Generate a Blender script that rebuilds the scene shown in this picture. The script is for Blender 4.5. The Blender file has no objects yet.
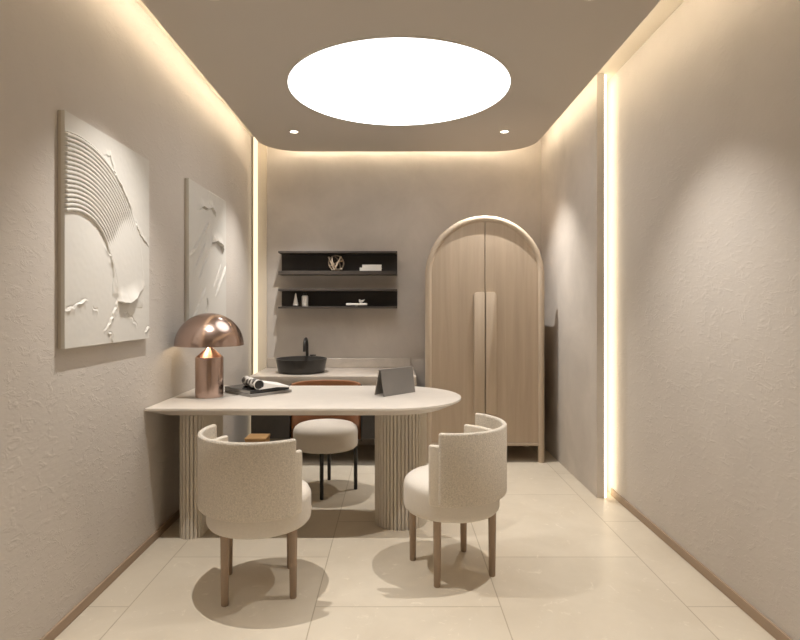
import bpy, bmesh, math, random
from mathutils import Vector, Matrix
PI = math.pi
random.seed(7)
S = bpy.context.scene
COL = S.collection

# ------------------------------------------------------------------ helpers
def BM(): return bmesh.new()

def add_box(bm, lo, hi, bev=0.0, seg=2):
    g = bmesh.ops.create_cube(bm, size=1.0)
    vs = g['verts']
    for v in vs:
        v.co = Vector([lo[i] + (v.co[i] + .5) * (hi[i] - lo[i]) for i in range(3)])
    if bev > 0:
        es = list({e for v in vs for e in v.link_edges})
        bmesh.ops.bevel(bm, geom=es, offset=bev, segments=seg, profile=.5, affect='EDGES')

def add_rings(bm, rings, closed=True, cap0=True, cap1=True):
    """loft a list of rings of points with equal counts"""
    R = [[bm.verts.new(p) for p in r] for r in rings]
    n = len(R[0])
    for a, b in zip(R, R[1:]):
        for i in range(n if closed else n - 1):
            j = (i + 1) % n
            bm.faces.new((a[i], a[j], b[j], b[i]))
    if closed and cap0: bm.faces.new(list(reversed(R[0])))
    if closed and cap1: bm.faces.new(R[-1])
    return R

def add_lathe(bm, prof, c=(0, 0, 0), n=48):
    """prof: list of (r, z); r = 0 ends close to a point"""
    rows = []
    for r, z in prof:
        if r <= 1e-6:
            rows.append([bm.verts.new((c[0], c[1], c[2] + z))])
        else:
            rows.append([bm.verts.new((c[0] + r * math.cos(2 * PI * k / n), c[1] + r * math.sin(2 * PI * k / n), c[2] + z)) for k in range(n)])
    for a, b in zip(rows, rows[1:]):
        for k in range(n):
            l = (k + 1) % n
            if len(a) == 1 and len(b) == 1: continue
            if len(a) == 1: bm.faces.new((a[0], b[l], b[k]))
            elif len(b) == 1: bm.faces.new((a[k], a[l], b[0]))
            else: bm.faces.new((a[k], a[l], b[l], b[k]))
    if len(rows[0]) > 1: bm.faces.new(list(reversed(rows[0])))
    if len(rows[-1]) > 1: bm.faces.new(rows[-1])

def add_tube(bm, pts, r, n=12, closed=False, caps=True):
    pts = [Vector(p) for p in pts]
    m = len(pts)
    rad = r if isinstance(r, (list, tuple)) else [r] * m
    rings = []
    prev = None
    for i, p in enumerate(pts):
        if closed: t = (pts[(i + 1) % m] - pts[i - 1]).normalized()
        else: t = (pts[min(i + 1, m - 1)] - pts[max(i - 1, 0)]).normalized()
        if prev is None:
            up = Vector((0, 0, 1)) if abs(t.z) < .9 else Vector((0, 1, 0))
            u = t.cross(up).normalized()
        else:
            u = (prev - t * prev.dot(t)).normalized()
        prev = u
        w = t.cross(u)
        rings.append([p + rad[i] * (math.cos(2 * PI * k / n) * u + math.sin(2 * PI * k / n) * w) for k in range(n)])
    if closed:
        R = [[bm.verts.new(q) for q in ring] for ring in rings]
        for i in range(m):
            a, b = R[i], R[(i + 1) % m]
            best = min(range(n), key=lambda s: (b[s].co - a[0].co).length) if i == m - 1 else 0
            for k in range(n):
                bm.faces.new((a[k], a[(k + 1) % n], b[(k + 1 + best) % n], b[(k + best) % n]))
    else:
        add_rings(bm, rings, True, caps, caps)

def add_prism(bm, outline, axis, a, b, bev=0.0):
    """extrude a 2D outline; axis 'z': outline (x,y); axis 'y': outline (x,z); axis 'x': outline (y,z)"""
    def P(u, v, w):
        return {'z': (u, v, w), 'y': (u, w, v), 'x': (w, u, v)}[axis]
    lo = [bm.verts.new(P(u, v, a)) for u, v in outline]
    hi = [bm.verts.new(P(u, v, b)) for u, v in outline]
    n = len(outline)
    fs = []
    for i in range(n):
        j = (i + 1) % n
        fs.append(bm.faces.new((lo[i], lo[j], hi[j], hi[i])))
    f0 = bm.faces.new(list(reversed(lo))); f1 = bm.faces.new(hi)
    if bev > 0:
        es = list(f0.edges) + list(f1.edges)
        bmesh.ops.bevel(bm, geom=es, offset=bev, segments=2, profile=.5, affect='EDGES')

def add_arc_shell(bm, r0, r1, z0, z1, mid, half, rb=.012, n=56):
    """upright curved shell: a rounded section in (r,z) swept by angle about the z axis, ends rounded"""
    def section(k):
        rc, zc = (r0 + r1) / 2, (z0 + z1) / 2
        hw, hh = (r1 - r0) / 2 * k, (z1 - z0) / 2 - (r1 - r0) / 2 * (1 - k)
        b = min(rb, hw * .98)
        pts = []
        for cx, cz, a0 in ((hw - b, hh - b, 0), (-hw + b, hh - b, 90), (-hw + b, -hh + b, 180), (hw - b, -hh + b, 270)):
            for q in range(5):
                a = math.radians(a0 + 22.5 * q)
                pts.append((rc + cx + b * math.cos(a), zc + cz + b * math.sin(a)))
        return pts
    rm = (r0 + r1) / 2
    e = (r1 - r0) / 2 / rm
    steps = []
    for t in (0, .3, .65, 1.0):
        steps.append((mid - half + e * (1 - math.cos(t * PI / 2)), max(.25, math.sin(t * PI / 2))))
    body = [(mid - half + e + (2 * half - 2 * e) * i / n, 1.0) for i in range(1, n)]
    endp = [(2 * mid - a, k) for a, k in reversed(steps)]
    rings = []
    for a, k in steps + body + endp:
        rings.append([(r * math.cos(a), r * math.sin(a), z) for r, z in section(k)])
    add_rings(bm, rings)

def obj(name, bm, mat, parent=None, smooth=40):
    bmesh.ops.recalc_face_normals(bm, faces=bm.faces)
    me = bpy.data.meshes.new(name)
    bm.to_mesh(me); bm.free()
    if smooth:
        me.shade_smooth()
        me.set_sharp_from_angle(angle=math.radians(smooth))
    o = bpy.data.objects.new(name, me)
    COL.objects.link(o)
    me.materials.append(mat)
    if parent: o.parent = parent
    return o

def tag(o, label, cat, group=None):
    o['label'] = label; o['category'] = cat; o['kind'] = 'thing'
    if group: o['group'] = group
    return o

def thing(name, label, cat, loc=(0, 0, 0), rz=0, group=None):
    o = bpy.data.objects.new(name, None)
    COL.objects.link(o)
    o.location = loc; o.rotation_euler = (0, 0, rz); o.empty_display_size = .05
    return tag(o, label, cat, group)

def struct(name, bm, mat, smooth=0):
    o = obj(name, bm, mat, None, smooth)
    o['kind'] = 'structure'
    return o

def dup(root, loc, rz, label):
    r = root.copy(); COL.objects.link(r)
    r.location = loc; r.rotation_euler = (0, 0, rz); r['label'] = label
    for ch in list(root.children):
        c = ch.copy(); COL.objects.link(c); c.parent = r
        for g in list(ch.children):
            d = g.copy(); COL.objects.link(d); d.parent = c
    return r

# ------------------------------------------------------------------ materials
def mat(name, color, rough=.6, metal=0.0, spec=.5):
    m = bpy.data.materials.new(name); m.use_nodes = True
    nt = m.node_tree
    b = nt.nodes['Principled BSDF']
    b.inputs['Base Color'].default_value = (*color, 1)
    b.inputs['Roughness'].default_value = rough
    b.inputs['Metallic'].default_value = metal
    b.inputs['Specular IOR Level'].default_value = spec
    return m, nt, b

def N(nt, kind, **kw):
    n = nt.nodes.new(kind)
    for k, v in kw.items():
        if k in n.inputs: n.inputs[k].default_value = v
        else: setattr(n, k, v)
    return n

def coords(nt, scale=(1, 1, 1), rot=(0, 0, 0), loc=(0, 0, 0)):
    tc = nt.nodes.new('ShaderNodeTexCoord')
    mp = nt.nodes.new('ShaderNodeMapping')
    mp.inputs['Scale'].default_value = scale
    mp.inputs['Rotation'].default_value = rot
    mp.inputs['Location'].default_value = loc
    nt.links.new(tc.outputs['Object'], mp.inputs['Vector'])
    return mp.outputs['Vector']

def ramp(nt, fac, stops):
    r = nt.nodes.new('ShaderNodeValToRGB')
    el = r.color_ramp.elements
    while len(el) < len(stops): el.new(.5)
    for e, (p, c) in zip(el, stops):
        e.position = p
        e.color = (*c, 1) if len(c) == 3 else c
    nt.links.new(fac, r.inputs['Fac'])
    return r.outputs['Color']

def noise(nt, vec, scale, detail=4, rough=.5, dist=0.0):
    n = N(nt, 'ShaderNodeTexNoise', Scale=scale, Detail=detail, Roughness=rough, Distortion=dist)
    nt.links.new(vec, n.inputs['Vector'])
    return n.outputs['Fac']

def bump(nt, b, height, strength, dist, prev=None):
    n = N(nt, 'ShaderNodeBump', Strength=strength, Distance=dist)
    nt.links.new(height, n.inputs['Height'])
    if prev: nt.links.new(prev, n.inputs['Normal'])
    nt.links.new(n.outputs['Normal'], b.inputs['Normal'])
    return n.outputs['Normal']

def mul(c, k): return tuple(x * k for x in c)

def plaster(name, color, crust, mottle, scale=1.0):
    m, nt, b = mat(name, color, .82, spec=.25)
    v = coords(nt)
    c = ramp(nt, noise(nt, v, 1.7 * scale, 6, .6, .4), [(.25, mul(color, 1 - mottle)), (.75, mul(color, 1 + mottle))])
    nt.links.new(c, b.inputs['Base Color'])
    v2 = coords(nt, (1, 1, 1.9))
    fine = noise(nt, v2, 30, 5, .55, .3)
    n1 = bump(nt, b, fine, .22 * crust, .004)
    flake = ramp(nt, noise(nt, v2, 13, 8, .62, 1.1), [(.52, (0, 0, 0)), (.74, (1, 1, 1))])
    bump(nt, b, flake, .28 * crust, .005, n1)
    return m

WALL = (.56, .517, .472)
M = {}
M['plaster'] = plaster('rough_plaster', WALL, 1.0, .05)
M['cement'] = plaster('micro_cement', (.555, .51, .462), .3, .13, 1.2)
M['ceiling'] = mat('ceiling_paint', (.535, .50, .458), .9, spec=.2)[0]
M['cove'] = mat('cove_paint', (.72, .66, .56), .9, spec=.2)[0]
M['pilaster'] = mat('pilaster_paint', (.66, .58, .47), .7)[0]

def tile_material():
    m, nt, b = mat('stone_tile', (.74, .65, .51), .33, spec=.4)
    tc = nt.nodes.new('ShaderNodeTexCoord')
    sp = nt.nodes.new('ShaderNodeSeparateXYZ'); nt.links.new(tc.outputs['Object'], sp.inputs[0])
    au = N(nt, 'ShaderNodeMath', operation='ADD'); nt.links.new(sp.outputs['Y'], au.inputs[0]); au.inputs[1].default_value = -3.018 + .5 + 10
    av = N(nt, 'ShaderNodeMath', operation='ADD'); nt.links.new(sp.outputs['X'], av.inputs[0]); av.inputs[1].default_value = 1.196 + .836 * 4
    cb = nt.nodes.new('ShaderNodeCombineXYZ'); nt.links.new(au.outputs[0], cb.inputs[0]); nt.links.new(av.outputs[0], cb.inputs[1])
    br = nt.nodes.new('ShaderNodeTexBrick')
    br.offset = .5; br.offset_frequency = 2
    for k, v in (('Scale', 1.0), ('Mortar Size', .003), ('Mortar Smooth', .2), ('Bias', 0.0), ('Brick Width', 1.0), ('Row Height', .836)):
        br.inputs[k].default_value = v
    br.inputs['Color1'].default_value = (.97, .97, .97, 1); br.inputs['Color2'].default_value = (1.03, 1.03, 1.03, 1)
    br.inputs['Mortar'].default_value = (.68, .65, .60, 1)
    nt.links.new(cb.outputs[0], br.inputs['Vector'])
    v = tc.outputs['Object']
    base = ramp(nt, noise(nt, v, 2.6, 8, .62, .8), [(.3, (.55, .484, .385)), (.7, (.615, .55, .447))])
    fl = ramp(nt, noise(nt, v, 11, 10, .7, 1.5), [(.60, (0, 0, 0)), (.68, (1, 1, 1))])
    mx = nt.nodes.new('ShaderNodeMixRGB'); mx.blend_type = 'MIX'
    mf = N(nt, 'ShaderNodeMath', operation='MULTIPLY'); nt.links.new(fl, mf.inputs[0]); mf.inputs[1].default_value = .35
    nt.links.new(mf.outputs[0], mx.inputs[0]); nt.links.new(base, mx.inputs[1]); mx.inputs[2].default_value = (.86, .80, .68, 1)
    m2 = nt.nodes.new('ShaderNodeMixRGB'); m2.blend_type = 'MULTIPLY'; m2.inputs[0].default_value = 1
    nt.links.new(mx.outputs[0], m2.inputs[1]); nt.links.new(br.outputs['Color'], m2.inputs[2])
    nt.links.new(m2.outputs[0], b.inputs['Base Color'])
    inv = N(nt, 'ShaderNodeMath', operation='SUBTRACT'); inv.inputs[0].default_value = 1; nt.links.new(br.outputs['Fac'], inv.inputs[1])
    bump(nt, b, inv.outputs[0], .3, .002)
    rr = ramp(nt, noise(nt, v, 6, 6, .6), [(.3, (.28,) * 3), (.7, (.42,) * 3)])
    nt.links.new(rr, b.inputs['Roughness'])
    return m
M['tile'] = tile_material()

def wood(name, c0, c1, scale=(14, 14, .7), rough=.5):
    m, nt, b = mat(name, c0, rough, spec=.35)
    v = coords(nt, scale)
    f = noise(nt, v, 2.2, 6, .6, .6)
    c = ramp(nt, f, [(.28, c0), (.72, c1)])
    nt.links.new(c, b.inputs['Base Color'])
    bump(nt, b, noise(nt, v, 9, 4, .6), .06, .002)
    return m
M['oak'] = wood('pale_oak', (.41, .325, .24), (.49, .395, .30), (9, 9, .45))
M['oak_light'] = wood('pale_oak_frame', (.45, .365, .275), (.53, .435, .335), (9, 9, .5))
M['leg_wood'] = wood('taupe_wood', (.30, .22, .155), (.36, .27, .195), (20, 20, 1.2))
M['base_wood'] = wood('skirting_wood', (.32, .235, .165), (.38, .28, .20), (9, .6, 9))
M['crate_wood'] = wood('amber_wood', (.34, .19, .08), (.50, .30, .13), (2, 14, 14))
M['deco_wood'] = wood('driftwood', (.36, .28, .20), (.50, .40, .30), (9, 9, 9))

def fabric(name, color, scale, strength, var=.1):
    m, nt, b = mat(name, color, .95, spec=.15)
    b.inputs['Sheen Weight'].default_value = .15
    v = coords(nt)
    f = noise(nt, v, scale, 5, .65, .6)
    nt.links.new(ramp(nt, f, [(.3, mul(color, 1 - var)), (.7, mul(color, 1 + var))]), b.inputs['Base Color'])
    bump(nt, b, f, strength, .01)
    return m
M['boucle'] = fabric('cream_boucle', (.73, .665, .57), 150, .9, .2)
M['boucle_in'] = fabric('cream_boucle_inner', (.73, .665, .57), 120, .6, .09)
M['seat'] = fabric('cream_felt', (.66, .61, .54), 120, .15, .04)

def composite():
    m, nt, b = mat('cream_stone_top', (.74, .66, .575), .42, spec=.4)
    v = coords(nt)
    nt.links.new(ramp(nt, noise(nt, v, 7, 6, .6), [(.3, (.59, .545, .49)), (.7, (.65, .60, .54))]), b.inputs['Base Color'])
    return m
M['table'] = composite()
M['reed'] = mat('reeded_beige', (.60, .55, .475), .55, spec=.35)[0]

def stone():
    m, nt, b = mat('counter_stone', (.55, .48, .40), .25)
    v = coords(nt)
    nt.links.new(ramp(nt, noise(nt, v, 4, 8, .65, 1.2), [(.3, (.43, .38, .325)), (.72, (.54, .48, .42))]), b.inputs['Base Color'])
    return m
M['counter'] = stone()

def charcoal(name, color, rough):
    m, nt, b = mat(name, color, rough, spec=.35)
    v = coords(nt)
    nt.links.new(ramp(nt, noise(nt, v, 9, 6, .6), [(.3, mul(color, .85)), (.7, mul(color, 1.15))]), b.inputs['Base Color'])
    return m
M['charcoal'] = charcoal('charcoal_lacquer', (.058, .054, .050), .5)
M['shelf_board'] = charcoal('dark_bronze', (.060, .049, .041), .5)
M['shelf_back'] = charcoal('shelf_black', (.036, .030, .026), .6)
M['basin'] = charcoal('dark_stone_basin', (.048, .045, .042), .28)
M['black_metal'] = mat('black_metal', (.016, .014, .013), .35, 0, .5)[0]

def copper():
    m, nt, b = mat('brushed_copper', (.55, .415, .36), .2, 1.0)
    v = coords(nt, (3, 3, 160))
    nt.links.new(ramp(nt, noise(nt, v, 1.5, 4, .6), [(.3, (.17,) * 3), (.7, (.26,) * 3)]), b.inputs['Roughness'])
    return m
M['copper'] = copper()

def leather():
    m, nt, b = mat('tan_leather', (.27, .115, .048), .45, spec=.4)
    v = coords(nt)
    bump(nt, b, noise(nt, v, 180, 3, .5), .15, .002)
    nt.links.new(ramp(nt, noise(nt, v, 8, 5, .6), [(.3, (.25, .105, .044)), (.7, (.31, .135, .058))]), b.inputs['Base Color'])
    return m
M['leather'] = leather()
M['plaster_art'] = mat('white_relief_plaster', (.62, .60, .56), .85, spec=.25)[0]
M['art_edge'] = mat('raw_canvas_edge', (.52, .475, .41), .9, spec=.2)[0]
M['white'] = mat('white_ceramic', (.80, .77, .72), .35)[0]
M['paper'] = mat('magazine_paper', (.88, .87, .85), .4)[0]
M['paper_edge'] = mat('page_edges', (.42, .40, .375), .8)[0]
M['mag_black'] = mat('glossy_black_cover', (.018, .017, .017), .25)[0]
M['mag_grey'] = mat('grey_cover', (.30, .285, .27), .35)[0]
M['cover_grey'] = fabric('grey_tablet_cover', (.22, .205, .19), 300, .1, .05)
M['tablet'] = mat('silver_tablet_edge', (.40, .375, .35), .35, .6)[0]
M['screen'] = mat('dark_screen', (.012, .012, .013), .12)[0]

def rolled_print():
    m, nt, b = mat('printed_page', (.7, .68, .65), .35)
    v = coords(nt, (1, 1, 1))
    f = N(nt, 'ShaderNodeTexVoronoi', Scale=26.0); nt.links.new(v, f.inputs['Vector'])
    nt.links.new(ramp(nt, f.outputs['Distance'], [(.44, (.03, .028, .027)), (.5, (.78, .76, .73))]), b.inputs['Base Color'])
    return m
M['printed'] = rolled_print()

def emit(name, color, strength):
    m = bpy.data.materials.new(name); m.use_nodes = True
    nt = m.node_tree
    for n in list(nt.nodes): nt.nodes.remove(n)
    e = nt.nodes.new('ShaderNodeEmission'); o = nt.nodes.new('ShaderNodeOutputMaterial')
    e.inputs['Color'].default_value = (*color, 1); e.inputs['Strength'].default_value = strength
    nt.links.new(e.outputs[0], o.inputs[0])
    return m
WARM = (1.0, .85, .64)
DISK, COVE, STRIP, SPOT = 2.7, 23.0, 4.0, 150.0
M['disk'] = emit('ceiling_disc_glow', (1.0, .985, .965), DISK)
M['cove_led'] = emit('cove_led_glow', WARM, COVE)
M['strip_led'] = emit('strip_led_glow', (1.0, .83, .58), STRIP)
M['strip_led_dim'] = emit('corner_led_glow', (1.0, .83, .55), 1.35)
M['spot_lens'] = emit('downlight_lens_glow', (1.0, .93, .82), 6.0)
M['bulb'] = emit('lamp_bulb_glow', (1.0, .72, .42), 8.0)
M['spot_ring'] = mat('downlight_ring', (.62, .57, .50), .5)[0]

# ------------------------------------------------------------------ room
XL, XR, XP, YB, YP, ZT = -1.392, 1.555, 1.423, 5.45, 3.948, 2.995
Y0 = -1.2
b = BM(); add_box(b, (-1.6, Y0 - .1, -.1), (1.75, YB + .1, 0)); struct('floor', b, M['tile'])
b = BM(); add_box(b, (XL - .1, Y0 - .1, 0), (XL, YB + .1, ZT)); struct('wall_left', b, M['plaster'])
b = BM(); add_box(b, (XR, Y0 - .1, 0), (XR + .1, YB + .1, ZT)); struct('wall_right', b, M['plaster'])
b = BM(); add_box(b, (XL, YB, 0), (XR, YB + .1, ZT)); struct('wall_back', b, M['cement'])
b = BM(); add_box(b, (XL, Y0 - .1, 0), (XR, Y0, ZT)); struct('wall_front', b, M['plaster'])
b = BM(); add_box(b, (XP, YP, 0), (1.477, YB, ZT), .003, 2); struct('wall_right_panel', b, M['cement'])
b = BM(); add_box(b, (-1.6, Y0 - .1, ZT), (1.75, YB + .1, ZT + .1)); struct('ceiling', b, M['cove'])

def panel_outline(inset, y_front, r=.35):
    xl, xr, yb = -1.228 + inset, 1.285 - inset, 5.35 - inset
    rr = r - inset
    p = [(xl, y_front)]
    q = []
    for k in range(13):
        a = PI - PI / 2 * k / 12
        q.append((xl + rr + rr * math.cos(a), yb - rr + rr * math.sin(a)))
    for k in range(13):
        a = PI / 2 - PI / 2 * k / 12
        q.append((xr - rr + rr * math.cos(a), yb - rr + rr * math.sin(a)))
    return p + q + [(xr, y_front)]
b = BM(); add_prism(b, panel_outline(0, Y0), 'z', 2.83, 2.885)
struct('ceiling_panel', b, M['ceiling'])
# skirting
b = BM(); add_box(b, (XL, Y0, 0), (XL + .012, 5.43, .047), .002, 1); struct('baseboard_left', b, M['base_wood'])
b = BM(); add_box(b, (XR - .012, Y0, 0), (XR, YP + .06, .05), .002, 1); struct('baseboard_right', b, M['base_wood'])
# pale corner strip at the end of the back wall
b = BM(); add_box(b, (XL + .012, 5.425, 0), (-1.244, YB, ZT), .002, 1); struct('trim_1', b, M['pilaster'])

# lights of the room --------------------------------------------------
def ribbon(path, r):
    b = BM(); add_tube(b, path, r, 8); return b
o = obj('cove_light_strip', ribbon([(x, y, 2.897) for x, y in panel_outline(.004, Y0 + .05)], .009), M['cove_led'])
tag(o, 'warm cove light strip lying on top of the suspended ceiling panel edge', 'light strip')

t = thing('wall_light_strip', 'tall bright vertical light strip in gap beside the grey wall panel and right wall', 'light strip', (1.477, YP, 0))
b = BM(); add_box(b, (.001, .003, .001), (.014, .16, 2.985)); obj('diffuser', b, M['strip_led'], t, 0)
b = BM(); add_box(b, (.0, .1605, .001), (.014, .175, 2.985)); obj('profile', b, M['pilaster'], t, 0)
t = thing('wall_light_strip', 'thin vertical light strip in back corner next to sink counter', 'light strip', (-1.364, 5.395, 0))
b = BM(); add_box(b, (0, 0, .001), (.037, .020, 2.985)); obj('diffuser', b, M['strip_led_dim'], t, 0)
b = BM(); add_box(b, (0, .0205, .001), (.037, .0295, 2.985)); obj('profile', b, M['spot_ring'], t, 0)

t = thing('ceiling_light', 'large round glowing white ceiling light flush in ceiling', 'ceiling light', (.027, 3.805, 2.83))
b = BM(); add_lathe(b, [(0, -.009), (.742, -.009), (.742, 0)], n=128); obj('diffuser', b, M['disk'], t)
b = BM()
n = 128
add_rings(b, [[(r * math.cos(2 * PI * k / n), r * math.sin(2 * PI * k / n), z) for k in range(n)] for r, z in ((.7422, 0), (.7422, -.0095), (.7440, -.0095), (.7440, 0))], True, False, False)
obj('rim', b, M['white'], t)

def spot(parent):
    l = bpy.data.lights.new('downlight_beam', 'SPOT')
    l.energy = SPOT; l.color = (1.0, .955, .90); l.spot_size = math.radians(86); l.spot_blend = 1.0; l.shadow_soft_size = .006
    o = bpy.data.objects.new('downlight_beam', l); COL.objects.link(o)
    o.parent = parent; o.location = (0, 0, -.016)
    return o
t0 = None
spots = [(-.853, 4.73, 'small recessed ceiling downlight above the sink counter corner'), (.925, 4.73, 'small recessed ceiling downlight above the arched wardrobe'),
         (.935, 2.662, 'small recessed ceiling downlight above chair on wardrobe side, cut by the picture top'), (-.87, 2.66, 'small recessed ceiling downlight above the chair near lamp'),
         (-.87, .62, 'small recessed ceiling downlight out of view, added to light chair backs, relief painting side'), (.93, .62, 'small recessed ceiling downlight out of view, added to light chair backs, plain plaster side')]  # last pair is unseen, added along the grid to light the chair backs
for i, (x, y, lab) in enumerate(spots):
    if t0 is None:
        t0 = t = thing('downlight', lab, 'downlight', (x, y, 2.83), 0, 'recessed ceiling downlights')
        b = BM(); add_rings(b, [[(r * math.cos(2 * PI * k / 32), r * math.sin(2 * PI * k / 32), z) for k in range(32)] for r, z in ((.045, 0), (.044, -.005), (.033, -.006), (.031, -.001))], True, False, False)
        obj('ring', b, M['spot_ring'], t)
        b = BM(); add_lathe(b, [(0, -.004), (.032, -.004), (.032, 0)], n=32); obj('lens', b, M['spot_lens'], t)
        spot(t)
    else:
        dup(t0, (x, y, 2.83), 0, lab)

# ------------------------------------------------------------------ relief paintings
def seg_dist(px, py, poly):
    best = (1e9, 0, 0)
    L = 0
    tot = sum(math.dist(a, c) for a, c in zip(poly, poly[1:]))
    for (ax, ay), (bx, by) in zip(poly, poly[1:]):
        dx, dy = bx - ax, by - ay
        l2 = dx * dx + dy * dy
        u = max(0, min(1, ((px - ax) * dx + (py - ay) * dy) / l2))
        qx, qy = ax + u * dx, ay + u * dy
        d = math.hypot(px - qx, py - qy)
        if d < best[0]:
            s = 1 if (dx * (py - ay) - dy * (px - ax)) > 0 else -1
            best = (d, s, (L + u * math.sqrt(l2)) / tot)
        L += math.sqrt(l2)
    return best
from mathutils import noise as mnoise
def nz(x, y, s, k=0): return mnoise.noise(Vector((x * s, y * s, k)))
def sm(a, b, x):
    t = max(0, min(1, (x - a) / (b - a))); return t * t * (3 - 2 * t)

def ridge(px, py, poly, h, w, jag=.008, side=1, tail=.05, rough=.5, groove=.002):
    k = tail + jag
    if not (min(p[0] for p in poly) - k < px < max(p[0] for p in poly) + k and min(p[1] for p in poly) - k < py < max(p[1] for p in poly) + k): return 0
    """a torn edge: steep on one side, running out gently on the other"""
    jx = px + jag * nz(px, py, 38, 3); jy = py + jag * nz(px, py, 38, 9)
    d, s, u = seg_dist(jx, jy, poly)
    env = min(1, 6 * u, 6 * (1 - u)) * (.7 + rough * nz(px, py, 25, 5))
    if d > tail: return 0
    if s == side:
        cut = groove * min(1, 5 * u, 5 * (1 - u)) * math.exp(-((d - w - .003) / .0042) ** 2)
        return (h * env * max(0, 1 - d / w) ** 1.5 if d < w else 0) - cut
    return h * env * max(0, 1 - d / tail) ** 2

def relief_one(x, y):
    h = .0007 * nz(x, y, 6) + .0003 * nz(x, y, 40)
    cx, cy = .10, .289
    r = math.hypot(x - cx, y - cy); a = math.degrees(math.atan2(y - cy, x - cx))
    edge0 = .291 + .008 * nz(x, y, 22, 1); edge1 = .620 + .010 * nz(x, y, 14, 2) * sm(70, 20, a)
    inside = sm(edge0 - .003, edge0 + .004, r) * (1 - sm(edge1 - .004, edge1 + .004, r))
    reach = sm(-14, -8, a) if a < 120 else 0
    if y > cy - .12 and x > -.1:
        band = inside * reach
        comb = sm(28, 50, a + 10 * nz(x, y, 8, 4))
        ph = ((r - .30) / .0192) % 1.0
        groove = math.exp(-((ph - .5) / .15) ** 2)
        h += band * (.005 + .004 * comb * (1 - 3.0 * groove))
    # the lip where the sweep ends and curls off the surface
    lip = [(.43, .205), (.47, .193), (.53, .192), (.60, .222), (.69, .263)]
    d, s, u = seg_dist(x, y, lip)
    env = sm(0, .12, u) * (1 - .75 * sm(.55, .95, u))
    if s > 0: h += .026 * env * max(0, 1 - d / .085) ** 2
    else: h += .026 * env * max(0, 1 - d / .006)
    h += ridge(x, y, [(.437, .215), (.40, .14), (.35, .085), (.31, .05)], .010, .008, .014, -1, .035)
    h += ridge(x, y, [(.34, .06), (.38, .03), (.40, .004)], .009, .008, .012, 1, .03)
    h += ridge(x, y, [(-.01, .155), (.05, .162), (.092, .186), (.178, .204)], .009, .006, .012, 1, .04)
    h += ridge(x, y, [(.21, .165), (.26, .15)], .004, .006, .01, 1, .03)
    h += ridge(x, y, [(.30, .88), (.37, .90), (.42, .80), (.52, .72), (.59, .65)], .006, .006, .010, -1, .03)
    h += ridge(x, y, [(.60, .64), (.70, .55), (.80, .50)], .006, .006, .016, -1, .03)
    h += ridge(x, y, [(.30, .47), (.36, .42), (.42, .30), (.44, .22)], .005, .005, .01, 1, .03)
    h += ridge(x, y, [(.50, .15), (.60, .10), (.66, .06)], .003, .006, .012, 1, .03)
    h += ridge(x, y, [(.745, .03), (.775, .06), (.80, .05)], .008, .008, .012, 1, .03)
    return h

def relief_two(x, y):
    h = .0007 * nz(x, y, 6, 20) + .0003 * nz(x, y, 40, 21)
    # a broad dragged smear with scratches running along it
    u = (x * .62 + y * .78); v = (-x * .78 + y * .62)
    m = sm(-.12, -.04, v - .12 + .05 * nz(x, y, 5, 22)) * (1 - sm(.25, .36, v))
    h += .004 * m + .0035 * m * nz(v * 6, u * .6, 9, 23)
    h += ridge(x, y, [(.16, .83), (.25, .875), (.35, .87), (.44, .90), (.56, .84)], 0.0225, .006, .004, -1, .06, .2, .011)
    h += ridge(x, y, [(-.01, .49), (.14, .58), (.28, .69), (.40, .79)], 0.0180, .006, .004, 1, .045, .2, .011)
    h += ridge(x, y, [(.10, .42), (.22, .52), (.33, .63)], 0.0090, .006, .004, 1, .024, .2, .011)
    h += ridge(x, y, [(.16, .33), (.30, .47), (.42, .60)], 0.0090, .006, .004, 1, .024, .2, .011)
    h += ridge(x, y, [(.45, .64), (.55, .665), (.68, .64), (.74, .58)], 0.0360, .006, .004, -1, .09, .2, .011)
    h += ridge(x, y, [(.82, .50), (.74, .42), (.63, .32), (.55, .23)], 0.0162, .006, .004, -1, .045, .2, .011)
    h += ridge(x, y, [(.70, .50), (.60, .40), (.50, .30)], 0.0090, .006, .004, -1, .024, .2, .011)
    h += ridge(x, y, [(.0, .02), (.14, .13), (.27, .25), (.34, .31)], 0.0162, .006, .004, 1, .045, .2, .011)
    h += ridge(x, y, [(.10, .06), (.22, .16), (.33, .27)], 0.0090, .006, .004, -1, .024, .2, .011)
    h += ridge(x, y, [(.33, .10), (.38, .18), (.36, .24)], 0.0108, .006, .004, 1, .024, .2, .011)
    return h

def painting(label, y0, y1, z0, z1, fn, ny, nzz):
    t = thing('relief_painting', label, 'painting', (XL + .0015, y0, z0))
    W, H, T = y1 - y0, z1 - z0, .028
    b = BM(); add_box(b, (0, 0, 0), (T - .016, W, H)); obj('canvas', b, M['art_edge'], t, 0)
    b = BM()
    g = []
    for j in range(nzz + 1):
        row = []
        for i in range(ny + 1):
            y, z = W * i / ny, H * j / nzz
            e = min(1, min(i, ny - i) / 2, min(j, nzz - j) / 2)
            row.append(b.verts.new((T + fn(y, z) * e, y, z)))
        g.append(row)
    for j in range(nzz):
        for i in range(ny):
            b.faces.new((g[j][i], g[j][i + 1], g[j + 1][i + 1], g[j + 1][i]))
    rim = [g[0][i] for i in range(ny + 1)] + [g[j][ny] for j in range(1, nzz + 1)] + [g[nzz][i] for i in range(ny - 1, -1, -1)] + [g[j][0] for j in range(nzz - 1, 0, -1)]
    low = [b.verts.new((T - .0156, v.co.y, v.co.z)) for v in rim]
    k = len(rim)
    for i in range(k):
        j = (i + 1) % k
        b.faces.new((rim[i], low[i], low[j], rim[j]))
    b.faces.new(low)
    obj('plaster_relief', b, M['plaster_art'], t, 50)
    return t
painting('white relief painting with combed curved arcs and a curled plaster lip', 2.31, 3.105, 1.175, 2.161, relief_one, 290, 360)
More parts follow.
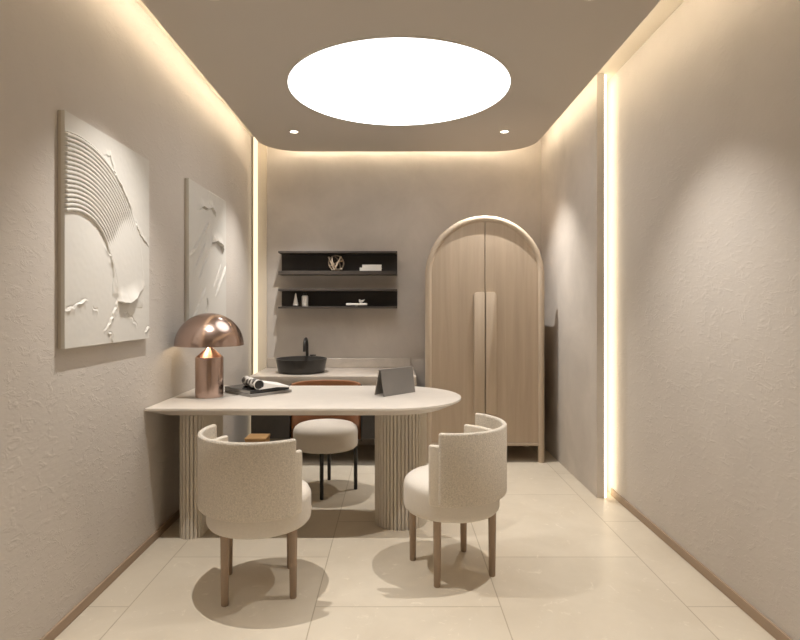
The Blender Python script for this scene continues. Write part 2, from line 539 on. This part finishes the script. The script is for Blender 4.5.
painting('white relief painting with torn diagonal ridges, hanging behind the copper lamp', 3.70, 4.52, 1.185, 2.198, relief_two, 280, 340)

# ------------------------------------------------------------------ desk
t = thing('desk', 'long cream desk with one rounded end on two reeded pedestals', 'desk', (0, 0, 0))
TX0, TY0, TY1, TR = -1.388, 3.10, 4.0, .45
def stadium(inset):
    p = []
    x0, y0, y1 = TX0 + inset, TY0 + inset, TY1 - inset
    r = (y1 - y0) / 2; cx = .416 - .45; cy = (y0 + y1) / 2
    rc = .008
    for k in range(5):
        a = PI / 2 + PI / 2 * k / 4
        p.append((x0 + rc + rc * math.cos(a), y1 - rc + rc * math.sin(a)))
    for k in range(5):
        a = PI + PI / 2 * k / 4
        p.append((x0 + rc + rc * math.cos(a), y0 + rc + rc * math.sin(a)))
    for k in range(41):
        a = -PI / 2 + PI * k / 40
        p.append((cx + r * math.cos(a), cy + r * math.sin(a)))
    return p
b = BM()
add_rings(b, [[(x, y, z) for x, y in stadium(i)] for z, i in ((.728, .10), (.729, .096), (.7715, .0008), (.773, 0), (.7825, 0), (.7843, .0006), (.785, .0024))])
obj('tabletop', b, M['table'], t, 22)

def reeded(cx, y0, y1, hw, pitch, z0, z1):
    """stadium along y with half width hw, its skin made of upright half-round reeds"""
    r = hw; ya, yb = y0 + r, y1 - r
    L = 2 * (yb - ya) + 2 * PI * r
    n = max(8, round(L / pitch)); per = 14
    pts = []
    for k in range(n * per):
        s = L * k / (n * per)
        ph = (k % per) / per
        off = (0 if .2 < ph < .8 else -.002 if .13 < ph < .87 else -.016)
        if s < PI * r:
            a = PI + s / r; q = (cx + (r + off) * math.cos(a), ya + (r + off) * math.sin(a))
        elif s < PI * r + (yb - ya):
            q = (cx + r + off, ya + s - PI * r)
        elif s < 2 * PI * r + (yb - ya):
            a = (s - PI * r - (yb - ya)) / r; q = (cx + (r + off) * math.cos(a), yb + (r + off) * math.sin(a))
        else:
            q = (cx - r - off, yb - (s - 2 * PI * r - (yb - ya)))
        pts.append(q)
    b = BM(); add_prism(b, pts, 'z', z0, z1)
    return b
obj('pedestal', reeded(-1.199, 3.24, 3.74, .069, .0235, 0, .728), M['reed'], t, 45)
obj('pedestal', reeded(.036, 3.367, 3.81, .163, .0235, 0, .728), M['reed'], t, 45)

# ------------------------------------------------------------------ chairs
def seat_bm(r=.25):
    b = BM()
    prof = [(0, .315), (r - .03, .315), (r - .012, .319), (r - .003, .33), (r, .345), (r, .43), (r - .003, .447), (r - .012, .464), (r - .03, .478), (r - .06, .485), (r - .12, .488), (0, .490)]
    add_lathe(b, prof, n=64)
    return b
def leg_bm(x, y, r0, r1, top=.318):
    b = BM(); add_lathe(b, [(0, 0), (r0 * .9, 0), (r0, .004), (r1, top), (0, top)], (x, y, 0), 20); return b
def make_chair(label, loc, rz):
    t = thing('barrel_chair', label, 'chair', loc, rz, 'cream chairs in front of the desk')
    obj('seat', seat_bm(.247), M['seat'], t)
    b = BM(); add_arc_shell(b, .270, .296, .408, .757, -PI / 2, math.radians(79), .012); bmesh.ops.translate(b, verts=b.verts, vec=(0, .014, 0)); obj('outer_backrest', b, M['boucle'], t)
    b = BM(); add_arc_shell(b, .244, .2695, .40, .692, -PI / 2, math.radians(91), .012); bmesh.ops.translate(b, verts=b.verts, vec=(0, .014, 0)); obj('inner_backrest', b, M['boucle_in'], t)
    for a in (92, 182, 272, 2):
        a = math.radians(a)
        obj('leg', leg_bm(.215 * math.cos(a), .215 * math.sin(a), .0165, .020), M['leg_wood'], t)
    return t
ch = make_chair('cream chair seen from behind, near the copper lamp end of desk', (-.655, 2.712, 0), math.radians(56 - 90))
dup(ch, (.291, 2.897, 0), math.radians(154 - 90), 'cream chair turned sideways at the rounded end of desk')

t = thing('tub_chair', 'tan leather backed chair with round beige seat and black legs behind desk', 'chair', (-.513, 4.14, 0), PI)
obj('seat', seat_bm(.238), M['seat'], t)
b = BM(); add_arc_shell(b, .239, .262, .36, .777, -PI / 2, math.radians(86), .010); obj('backrest', b, M['leather'], t)
b = BM(); add_arc_shell(b, .2625, .269, .355, .772, -PI / 2, math.radians(92), .003); obj('back_shell', b, M['black_metal'], t)
for a in (90, 180, 270, 0):
    a = math.radians(a)
    obj('leg', leg_bm(.222 * math.cos(a), .222 * math.sin(a), .0135, .015), M['black_metal'], t)

# ------------------------------------------------------------------ arched wardrobe
CX, ZS, RO = .779, 1.622, .517
t = thing('arched_wardrobe', 'tall pale oak wardrobe with arched top and two long handles', 'wardrobe', (CX, 4.86, 0))
rt = .028; rc = RO - rt
path = [(-rc, 0, 0), (-rc, 0, .5), (-rc, 0, 1.1)] + [(rc * math.cos(PI - PI * k / 40), 0, ZS + rc * math.sin(PI - PI * k / 40)) for k in range(41)] + [(rc, 0, 1.1), (rc, 0, .5), (rc, 0, 0)]
b = BM(); add_tube(b, path, rt, 20); obj('frame', b, M['oak_light'], t)
def arch(r, z0, n=40): return [(-r, z0)] + [(r * math.cos(PI - PI * k / n), ZS + r * math.sin(PI - PI * k / n)) for k in range(n + 1)] + [(r, z0)]
b = BM(); add_prism(b, arch(rc - .004, .158), 'y', .012, .575); obj('carcass', b, M['oak'], t, 30)
b = BM(); add_box(b, (-rc + .02, -.018, .145), (rc - .02, .011, .168), .002, 1); obj('bottom_rail', b, M['oak_light'], t, 0)
for x in (-rc + .005, rc - .005):
    b = BM(); add_lathe(b, [(0, 0), (rt * .9, 0), (rt, .004), (rt, .1575), (0, .1575)], (x, .53, 0), 20); obj('leg', b, M['oak_light'], t)
for s in (-1, 1):
    rd = rc - rt + .006
    o2 = [(s * .0035, .172)] + [(s * rd, .172)] + [(s * rd * math.cos(PI / 2 * k / 24), ZS + rd * math.sin(PI / 2 * k / 24)) for k in range(24)] + [(s * .0035, ZS + rd)]
    b = BM(); add_prism(b, o2, 'y', -.008, .011); d = obj('door', b, M['oak'], t, 30)
    h2 = [(s * .0045, .42), (s * .097, .42), (s * .097, 1.448), (s * .092, 1.460), (s * .080, 1.470), (s * .070, 1.473), (s * .0045, 1.473)]
    b = BM(); add_prism(b, h2, 'y', -.030, -.0085, .002); obj('handle', b, M['oak_light'], d, 30)

# ------------------------------------------------------------------ sink counter
t = thing('vanity_unit', 'charcoal wall hung sink counter with pale stone top', 'sink counter', (-1.24, 4.75, 0))
W = 1.42
b = BM(); add_box(b, (0, 0, .668), (W, .698, .757), .003, 2); obj('countertop', b, M['counter'], t)
b = BM(); add_box(b, (0, .675, .7575), (W - .03, .698, .848), .002, 1); obj('backsplash', b, M['counter'], t)
b = BM(); add_box(b, (.004, .072, .215), (W - .01, .698, .6675)); obj('cabinet_body', b, M['charcoal'], t, 0)
for k in range(3):
    w = (W - .014) / 3
    b = BM(); add_box(b, (.004 + k * w + .0015, .050, .217), (.004 + (k + 1) * w - .0015, .0715, .665), .0015, 1); obj('door', b, M['charcoal'], t, 0)

t = thing('vessel_basin', 'round black stone vessel basin standing on the counter', 'basin', (-.846, 5.065, .7578))
b = BM(); add_lathe(b, [(0, 0), (.196, 0), (.206, .004), (.211, .02), (.2285, .119), (.2285, .124), (.225, .126), (.219, .124), (.202, .03), (.18, .014), (.03, .012), (0, .012)], n=64)
obj('bowl', b, M['basin'], t)
b = BM(); add_lathe(b, [(0, .0122), (.022, .0122), (.022, .017), (.0, .019)], n=24); obj('drain', b, M['black_metal'], t)

t = thing('faucet', 'black gooseneck faucet behind the basin', 'faucet', (-.838, 5.345, .7578))
b = BM(); add_lathe(b, [(0, 0), (.026, 0), (.026, .006), (.022, .01), (.022, .06), (0, .06)], n=24); obj('base', b, M['black_metal'], t)
pts = [(0, 0, .05), (0, 0, .12), (0, 0, .2)] + [(0, -.085 + .085 * math.cos(a), .205 + .085 * math.sin(a)) for a in [PI * k / 14 for k in range(15)]] + [(0, -.17, .175)]
b = BM(); add_tube(b, pts, .0135, 14); obj('spout', b, M['black_metal'], t)
b = BM(); add_tube(b, [(.015, 0, .04), (.035, 0, .10), (.045, 0, .125)], .008, 10); add_box(b, (.025, -.007, .122), (.085, .007, .134), .003, 1); obj('lever', b, M['black_metal'], t)

# ------------------------------------------------------------------ wall shelves
def shelf(label, z0, z1, tb):
    t = thing('wall_shelf', label, 'shelf', (-1.10, 5.27, z0), 0, 'dark wall shelves')
    w, d, h = 1.122, .18, z1 - z0
    b = BM(); add_box(b, (0, d - .014, tb + .0005), (w, d, h - .0185)); obj('back_panel', b, M['shelf_back'], t, 0)
    b = BM(); add_box(b, (0, 0, h - .018), (w, d, h), .001, 1); obj('top_board', b, M['shelf_board'], t, 0)
    b = BM(); add_box(b, (0, 0, 0), (w, d, tb), .001, 1); obj('bottom_board', b, M['shelf_board'], t, 0)
shelf('upper dark wall shelf holding the wooden ornament and white books', 1.651, 1.872, .035)
shelf('lower dark wall shelf holding the white cone, bottle and tray', 1.332, 1.515, .018)

zu, zl = 1.6868, 1.3508
t = thing('knot_ornament', 'round openwork wooden ornament on the upper shelf', 'ornament', (-.562, 5.355, zu))
R, c = .072, .0785
def ring(tilt, yaw, rr=.0065):
    mt = Matrix.Rotation(yaw, 4, 'Z') @ Matrix.Rotation(tilt, 4, 'X')
    b = BM(); add_tube(b, [mt @ Vector((R * math.cos(2 * PI * k / 40), R * math.sin(2 * PI * k / 40), 0)) + Vector((0, 0, c)) for k in range(40)], rr, 8, closed=True)
    return b
obj('ring', ring(PI / 2 - .1, .25), M['deco_wood'], t)
obj('ring', ring(PI / 2 - .35, 1.2), M['deco_wood'], t)
for p, q in (((-.07, -.03, .135), (-.012, -.05, .012)), ((-.012, -.05, .012), (.05, -.035, .14)), ((-.068, .02, .05), (.066, .02, .11)), ((-.045, -.02, .012), (.06, -.01, .02))):
    b = BM(); add_tube(b, [p, q], .0085, 8); obj('strut', b, M['deco_wood'], t)

def book(name, label, lo, hi, group, cover, pages):
    t = thing(name, label, 'book', lo, 0, group)
    w, d, h = [hi[i] - lo[i] for i in range(3)]
    b = BM(); add_box(b, (0, 0, 0), (w, d, .003)); add_box(b, (0, 0, h - .003), (w, d, h)); add_box(b, (0, 0, .003), (w, .003, h - .003)); obj('cover', b, cover, t, 0)
    b = BM(); add_box(b, (.002, .0035, .0032), (w - .003, d - .003, h - .0032)); obj('pages', b, pages, t, 0)
book('book', 'white book at the bottom of the pair on upper shelf', (-.335, 5.305, zu), (-.128, 5.42, zu + .032), 'white books on the upper shelf', M['white'], M['paper'])
book('book', 'shorter white book lying on top of the pair on upper shelf', (-.311, 5.308, zu + .0322), (-.128, 5.415, zu + .060), 'white books on the upper shelf', M['white'], M['paper'])

t = thing('cone_ornament', 'small white cone ornament at end of the lower shelf', 'ornament', (-.948, 5.345, zl))
b = BM(); add_lathe(b, [(0, .010), (.0255, .010), (.026, .014), (.004, .126), (0, .128)], n=28); obj('cone', b, M['white'], t)
b = BM(); add_lathe(b, [(0, 0), (.022, 0), (.022, .0098), (0, .0098)], n=28); obj('foot', b, M['black_metal'], t)
t = thing('soap_bottle', 'white bottle with black cap on the lower shelf', 'bottle', (-.859, 5.345, zl))
b = BM(); add_lathe(b, [(0, 0), (.028, 0), (.0305, .004), (.0305, .092), (.027, .102), (.014, .106), (0, .106)], n=32); obj('body', b, M['white'], t)
b = BM(); add_lathe(b, [(0, .1062), (.0165, .1062), (.0165, .125), (.010, .127), (.010, .138), (0, .138)], n=24); obj('cap', b, M['black_metal'], t)
t = thing('display_tray', 'flat white tray on small foot on the lower shelf', 'tray', (-.365, 5.345, zl))
b = BM(); add_box(b, (-.098, -.05, .010), (.098, .05, .030), .003, 2); obj('plate', b, M['white'], t)
b = BM(); add_lathe(b, [(0, 0), (.014, 0), (.012, .0098), (0, .0098)], (-.005, 0, 0), 20); obj('foot', b, M['paper_edge'], t)
t = thing('bird_figurine', 'tiny white bird shaped figurine on the tray', 'figurine', (-.318, 5.33, zl + .0306))
b = BM()
add_rings(b, [[(x, r * math.cos(2 * PI * k / 16), zc + r * .8 * math.sin(2 * PI * k / 16)) for k in range(16)] for x, r, zc in ((-.026, .005, .018), (-.020, .013, .0155), (-.008, .0185, .0152), (.006, .017, .018), (.018, .010, .026), (.030, .004, .033))])
obj('body', b, M['white'], t, 60)
b = BM(); add_lathe(b, [(0, .020), (.007, .022), (.010, .029), (.007, .036), (0, .038)], (-.018, 0, 0), 16); obj('head', b, M['white'], t, 60)

# ------------------------------------------------------------------ things on the desk
ZD = .785
t = thing('mushroom_lamp', 'copper mushroom table lamp with domed shade on desk', 'table lamp', (-1.165, 3.515, ZD))
b = BM(); add_lathe(b, [(0, 0), (.083, 0), (.085, .003), (.085, .242), (.082, .251), (.010, .312), (.007, .318), (0, .318)], n=64); obj('base', b, M['copper'], t, 30)
b = BM(); add_lathe(b, [(0, .3182), (.005, .3182), (.005, .505), (0, .505)], n=16); obj('stem', b, M['copper'], t)
b = BM(); 
ro, zr, hh = .209, .322, .203
prof = [(ro * math.cos(PI / 2 * k / 24), zr + hh * math.sin(PI / 2 * k / 24)) for k in range(24)] + [(0, zr + hh)]
inn = [((ro - .004) * math.cos(PI / 2 * k / 24), zr + (hh - .004) * math.sin(PI / 2 * k / 24)) for k in range(24)] + [(0, zr + hh - .004)]
add_lathe(b, list(reversed(inn)) + prof, n=72); obj('shade', b, M['copper'], t, 50)
b = BM(); add_lathe(b, [(0, -.022), (.014, -.017), (.022, 0), (.014, .017), (0, .022)], (.035, -.02, .425), 20); obj('bulb', b, M['bulb'], t)
l = bpy.data.lights.new('bulb_light', 'POINT'); l.energy = 1.2; l.color = (1.0, .74, .45); l.shadow_soft_size = .03
o = bpy.data.objects.new('bulb_light', l); COL.objects.link(o); o.parent = t; o.location = (-.035, -.02, .40)

def magazine(name, label, loc, rz, w, d, h, cover, group):
    t = thing(name, label, 'magazine', loc, rz, group)
    b = BM(); add_box(b, (0, 0, 0), (w, d, .0018), .0008, 1); add_box(b, (0, 0, h - .0018), (w, d, h), .0008, 1); add_box(b, (0, -.0006, .0004), (w, .0012, h - .0004), .0005, 1); obj('cover', b, cover, t, 0)
    b = BM(); add_box(b, (.002, .0014, .0019), (w - .002, d - .002, h - .0019)); obj('pages', b, M['paper_edge'], t, 0)
    return t
a0 = math.atan2(.224, .214)
magazine('magazine', 'grey magazine at the bottom of the pile on desk', (-.898, 3.478, ZD), a0, .31, .315, .017, M['mag_grey'], 'magazines piled on the desk')
magazine('magazine', 'black covered magazine in the middle of the pile on desk', (-.904, 3.495, ZD + .0172), a0 + .03, .30, .30, .021, M['mag_black'], 'magazines piled on the desk')
# the rolled-back magazine on top: a roll along one side and the flat open leaf beside it
t = thing('magazine', 'open magazine rolled back into a printed tube on top of pile', 'magazine', (-.858, 3.535, ZD + .0385), math.radians(33), 0, )
t['group'] = 'magazines piled on the desk'
rr = .032
b = BM()
rings = []
for k in range(37):
    a = -PI / 2 + 2 * PI * 1.0 * k / 36
    ro_ = rr - .002 * k / 36
    rings.append([(ro_ * math.cos(a) * -1, y, rr + ro_ * math.sin(a)) for y in (0, .08, .16, .25)] + [((ro_ - .003) * math.cos(a) * -1, y, rr + (ro_ - .003) * math.sin(a)) for y in (.25, .16, .08, 0)])
add_rings(b, rings)
obj('rolled_pages', b, M['printed'], t, 40)
b = BM(); add_rings(b, [[(r_ * math.cos(2 * PI * k / 28), y, rr + r_ * math.sin(2 * PI * k / 28)) for k in range(28)] for r_, y in ((.0282, .004), (.0282, .246))]); obj('dark_hollow', b, M['mag_black'], t, 40)  # black core fills the tube, painting in the dark of its hollow
b = BM(); add_prism(b, [(.002, 0), (.05, .004), (.12, .008), (.212, .001), (.212, .006), (.12, .022), (.06, .036), (.036, .042), (.0335, .03), (.024, .008)], 'y', .0, .248)
obj('open_leaf', b, M['paper'], t, 50)

# tablet on its folded cover
ang = math.radians(45)
t = thing('tablet', 'tablet propped up tent style in a grey folding cover on desk', 'tablet', (-.069, 3.497, ZD), ang)
L = .288
def slab(y0, z0, y1, z1, th, x0, x1, x0t, x1t):
    """thin leaning slab from bottom line (y0,z0) to top line (y1,z1)"""
    d = Vector((0, y1 - y0, z1 - z0)).normalized(); nrm = Vector((0, d.z, -d.y)) * th
    b = BM()
    q = [Vector((x0, y0, z0)), Vector((x1, y0, z0)), Vector((x1t, y1, z1)), Vector((x0t, y1, z1))]
    add_rings(b, [[p for p in q], [p + nrm for p in q]])
    bmesh.ops.recalc_face_normals(b, faces=b.faces)
    bmesh.ops.bevel(b, geom=list(b.edges), offset=.0012, segments=2, affect='EDGES')
    return b
obj('cover_flap', slab(0, .001, .040, .162, .004, 0, L, .010, L + .014), M['cover_grey'], t, 40)
sc_ = obj('tablet_body', slab(.088, .003, .046, .162, 0.0075, .004, L + .026, .004, L + .026), M['tablet'], t, 40)
obj('screen', slab(.0965, .012, .0575, .156, .0006, .012, L + .018, .012, L + .018), M['screen'], sc_, 0)
b = BM(); add_box(b, (.002, .040, .154), (L + .018, .056, .166), .004, 2); obj('spine', b, M['cover_grey'], t, 40)
b = BM(); add_lathe(b, [(0, 0), (.004, 0), (.004, .003), (0, .003)], (.0, .06, .11), 14); obj('camera_dot', b, M['black_metal'], t)  # small dark camera dot at the left edge of the tablet

# small box on the floor by the counter
t = thing('wooden_box', 'small amber wooden box on floor below the sink counter', 'box', (-1.222, 4.56, 0))
b = BM(); add_box(b, (0, 0, 0), (.165, .17, .255), .004, 2); obj('body', b, M['crate_wood'], t)
b = BM(); add_box(b, (-.004, -.004, .2555), (.169, .174, .277), .003, 2); obj('lid', b, M['crate_wood'], t)

# ------------------------------------------------------------------ world, camera, view
w = bpy.data.worlds.new('world'); S.world = w; w.use_nodes = True
w.node_tree.nodes['Background'].inputs[0].default_value = (.02, .018, .016, 1)
cam = bpy.data.cameras.new('camera'); co = bpy.data.objects.new('camera', cam); COL.objects.link(co)
co.location = (0, 0, 1.35); co.rotation_euler = (PI / 2, 0, 0)
cam.sensor_fit = 'HORIZONTAL'; cam.sensor_width = 36; cam.lens = 36 * 560 / 800
cam.shift_x = (400 - 395) / 800; cam.shift_y = -(320 - 306.5) / 800
cam.clip_start = .05; cam.clip_end = 50
S.camera = co
S.view_settings.view_transform = 'Standard'; S.view_settings.look = 'None'
S.view_settings.exposure = 0.17; S.view_settings.gamma = 1.0; S.view_settings.use_curve_mapping = False
S.cycles.max_bounces = 10; S.cycles.diffuse_bounces = 6
S.cycles.sample_clamp_indirect = 6.0
S.cycles.caustics_reflective = False; S.cycles.caustics_refractive = False
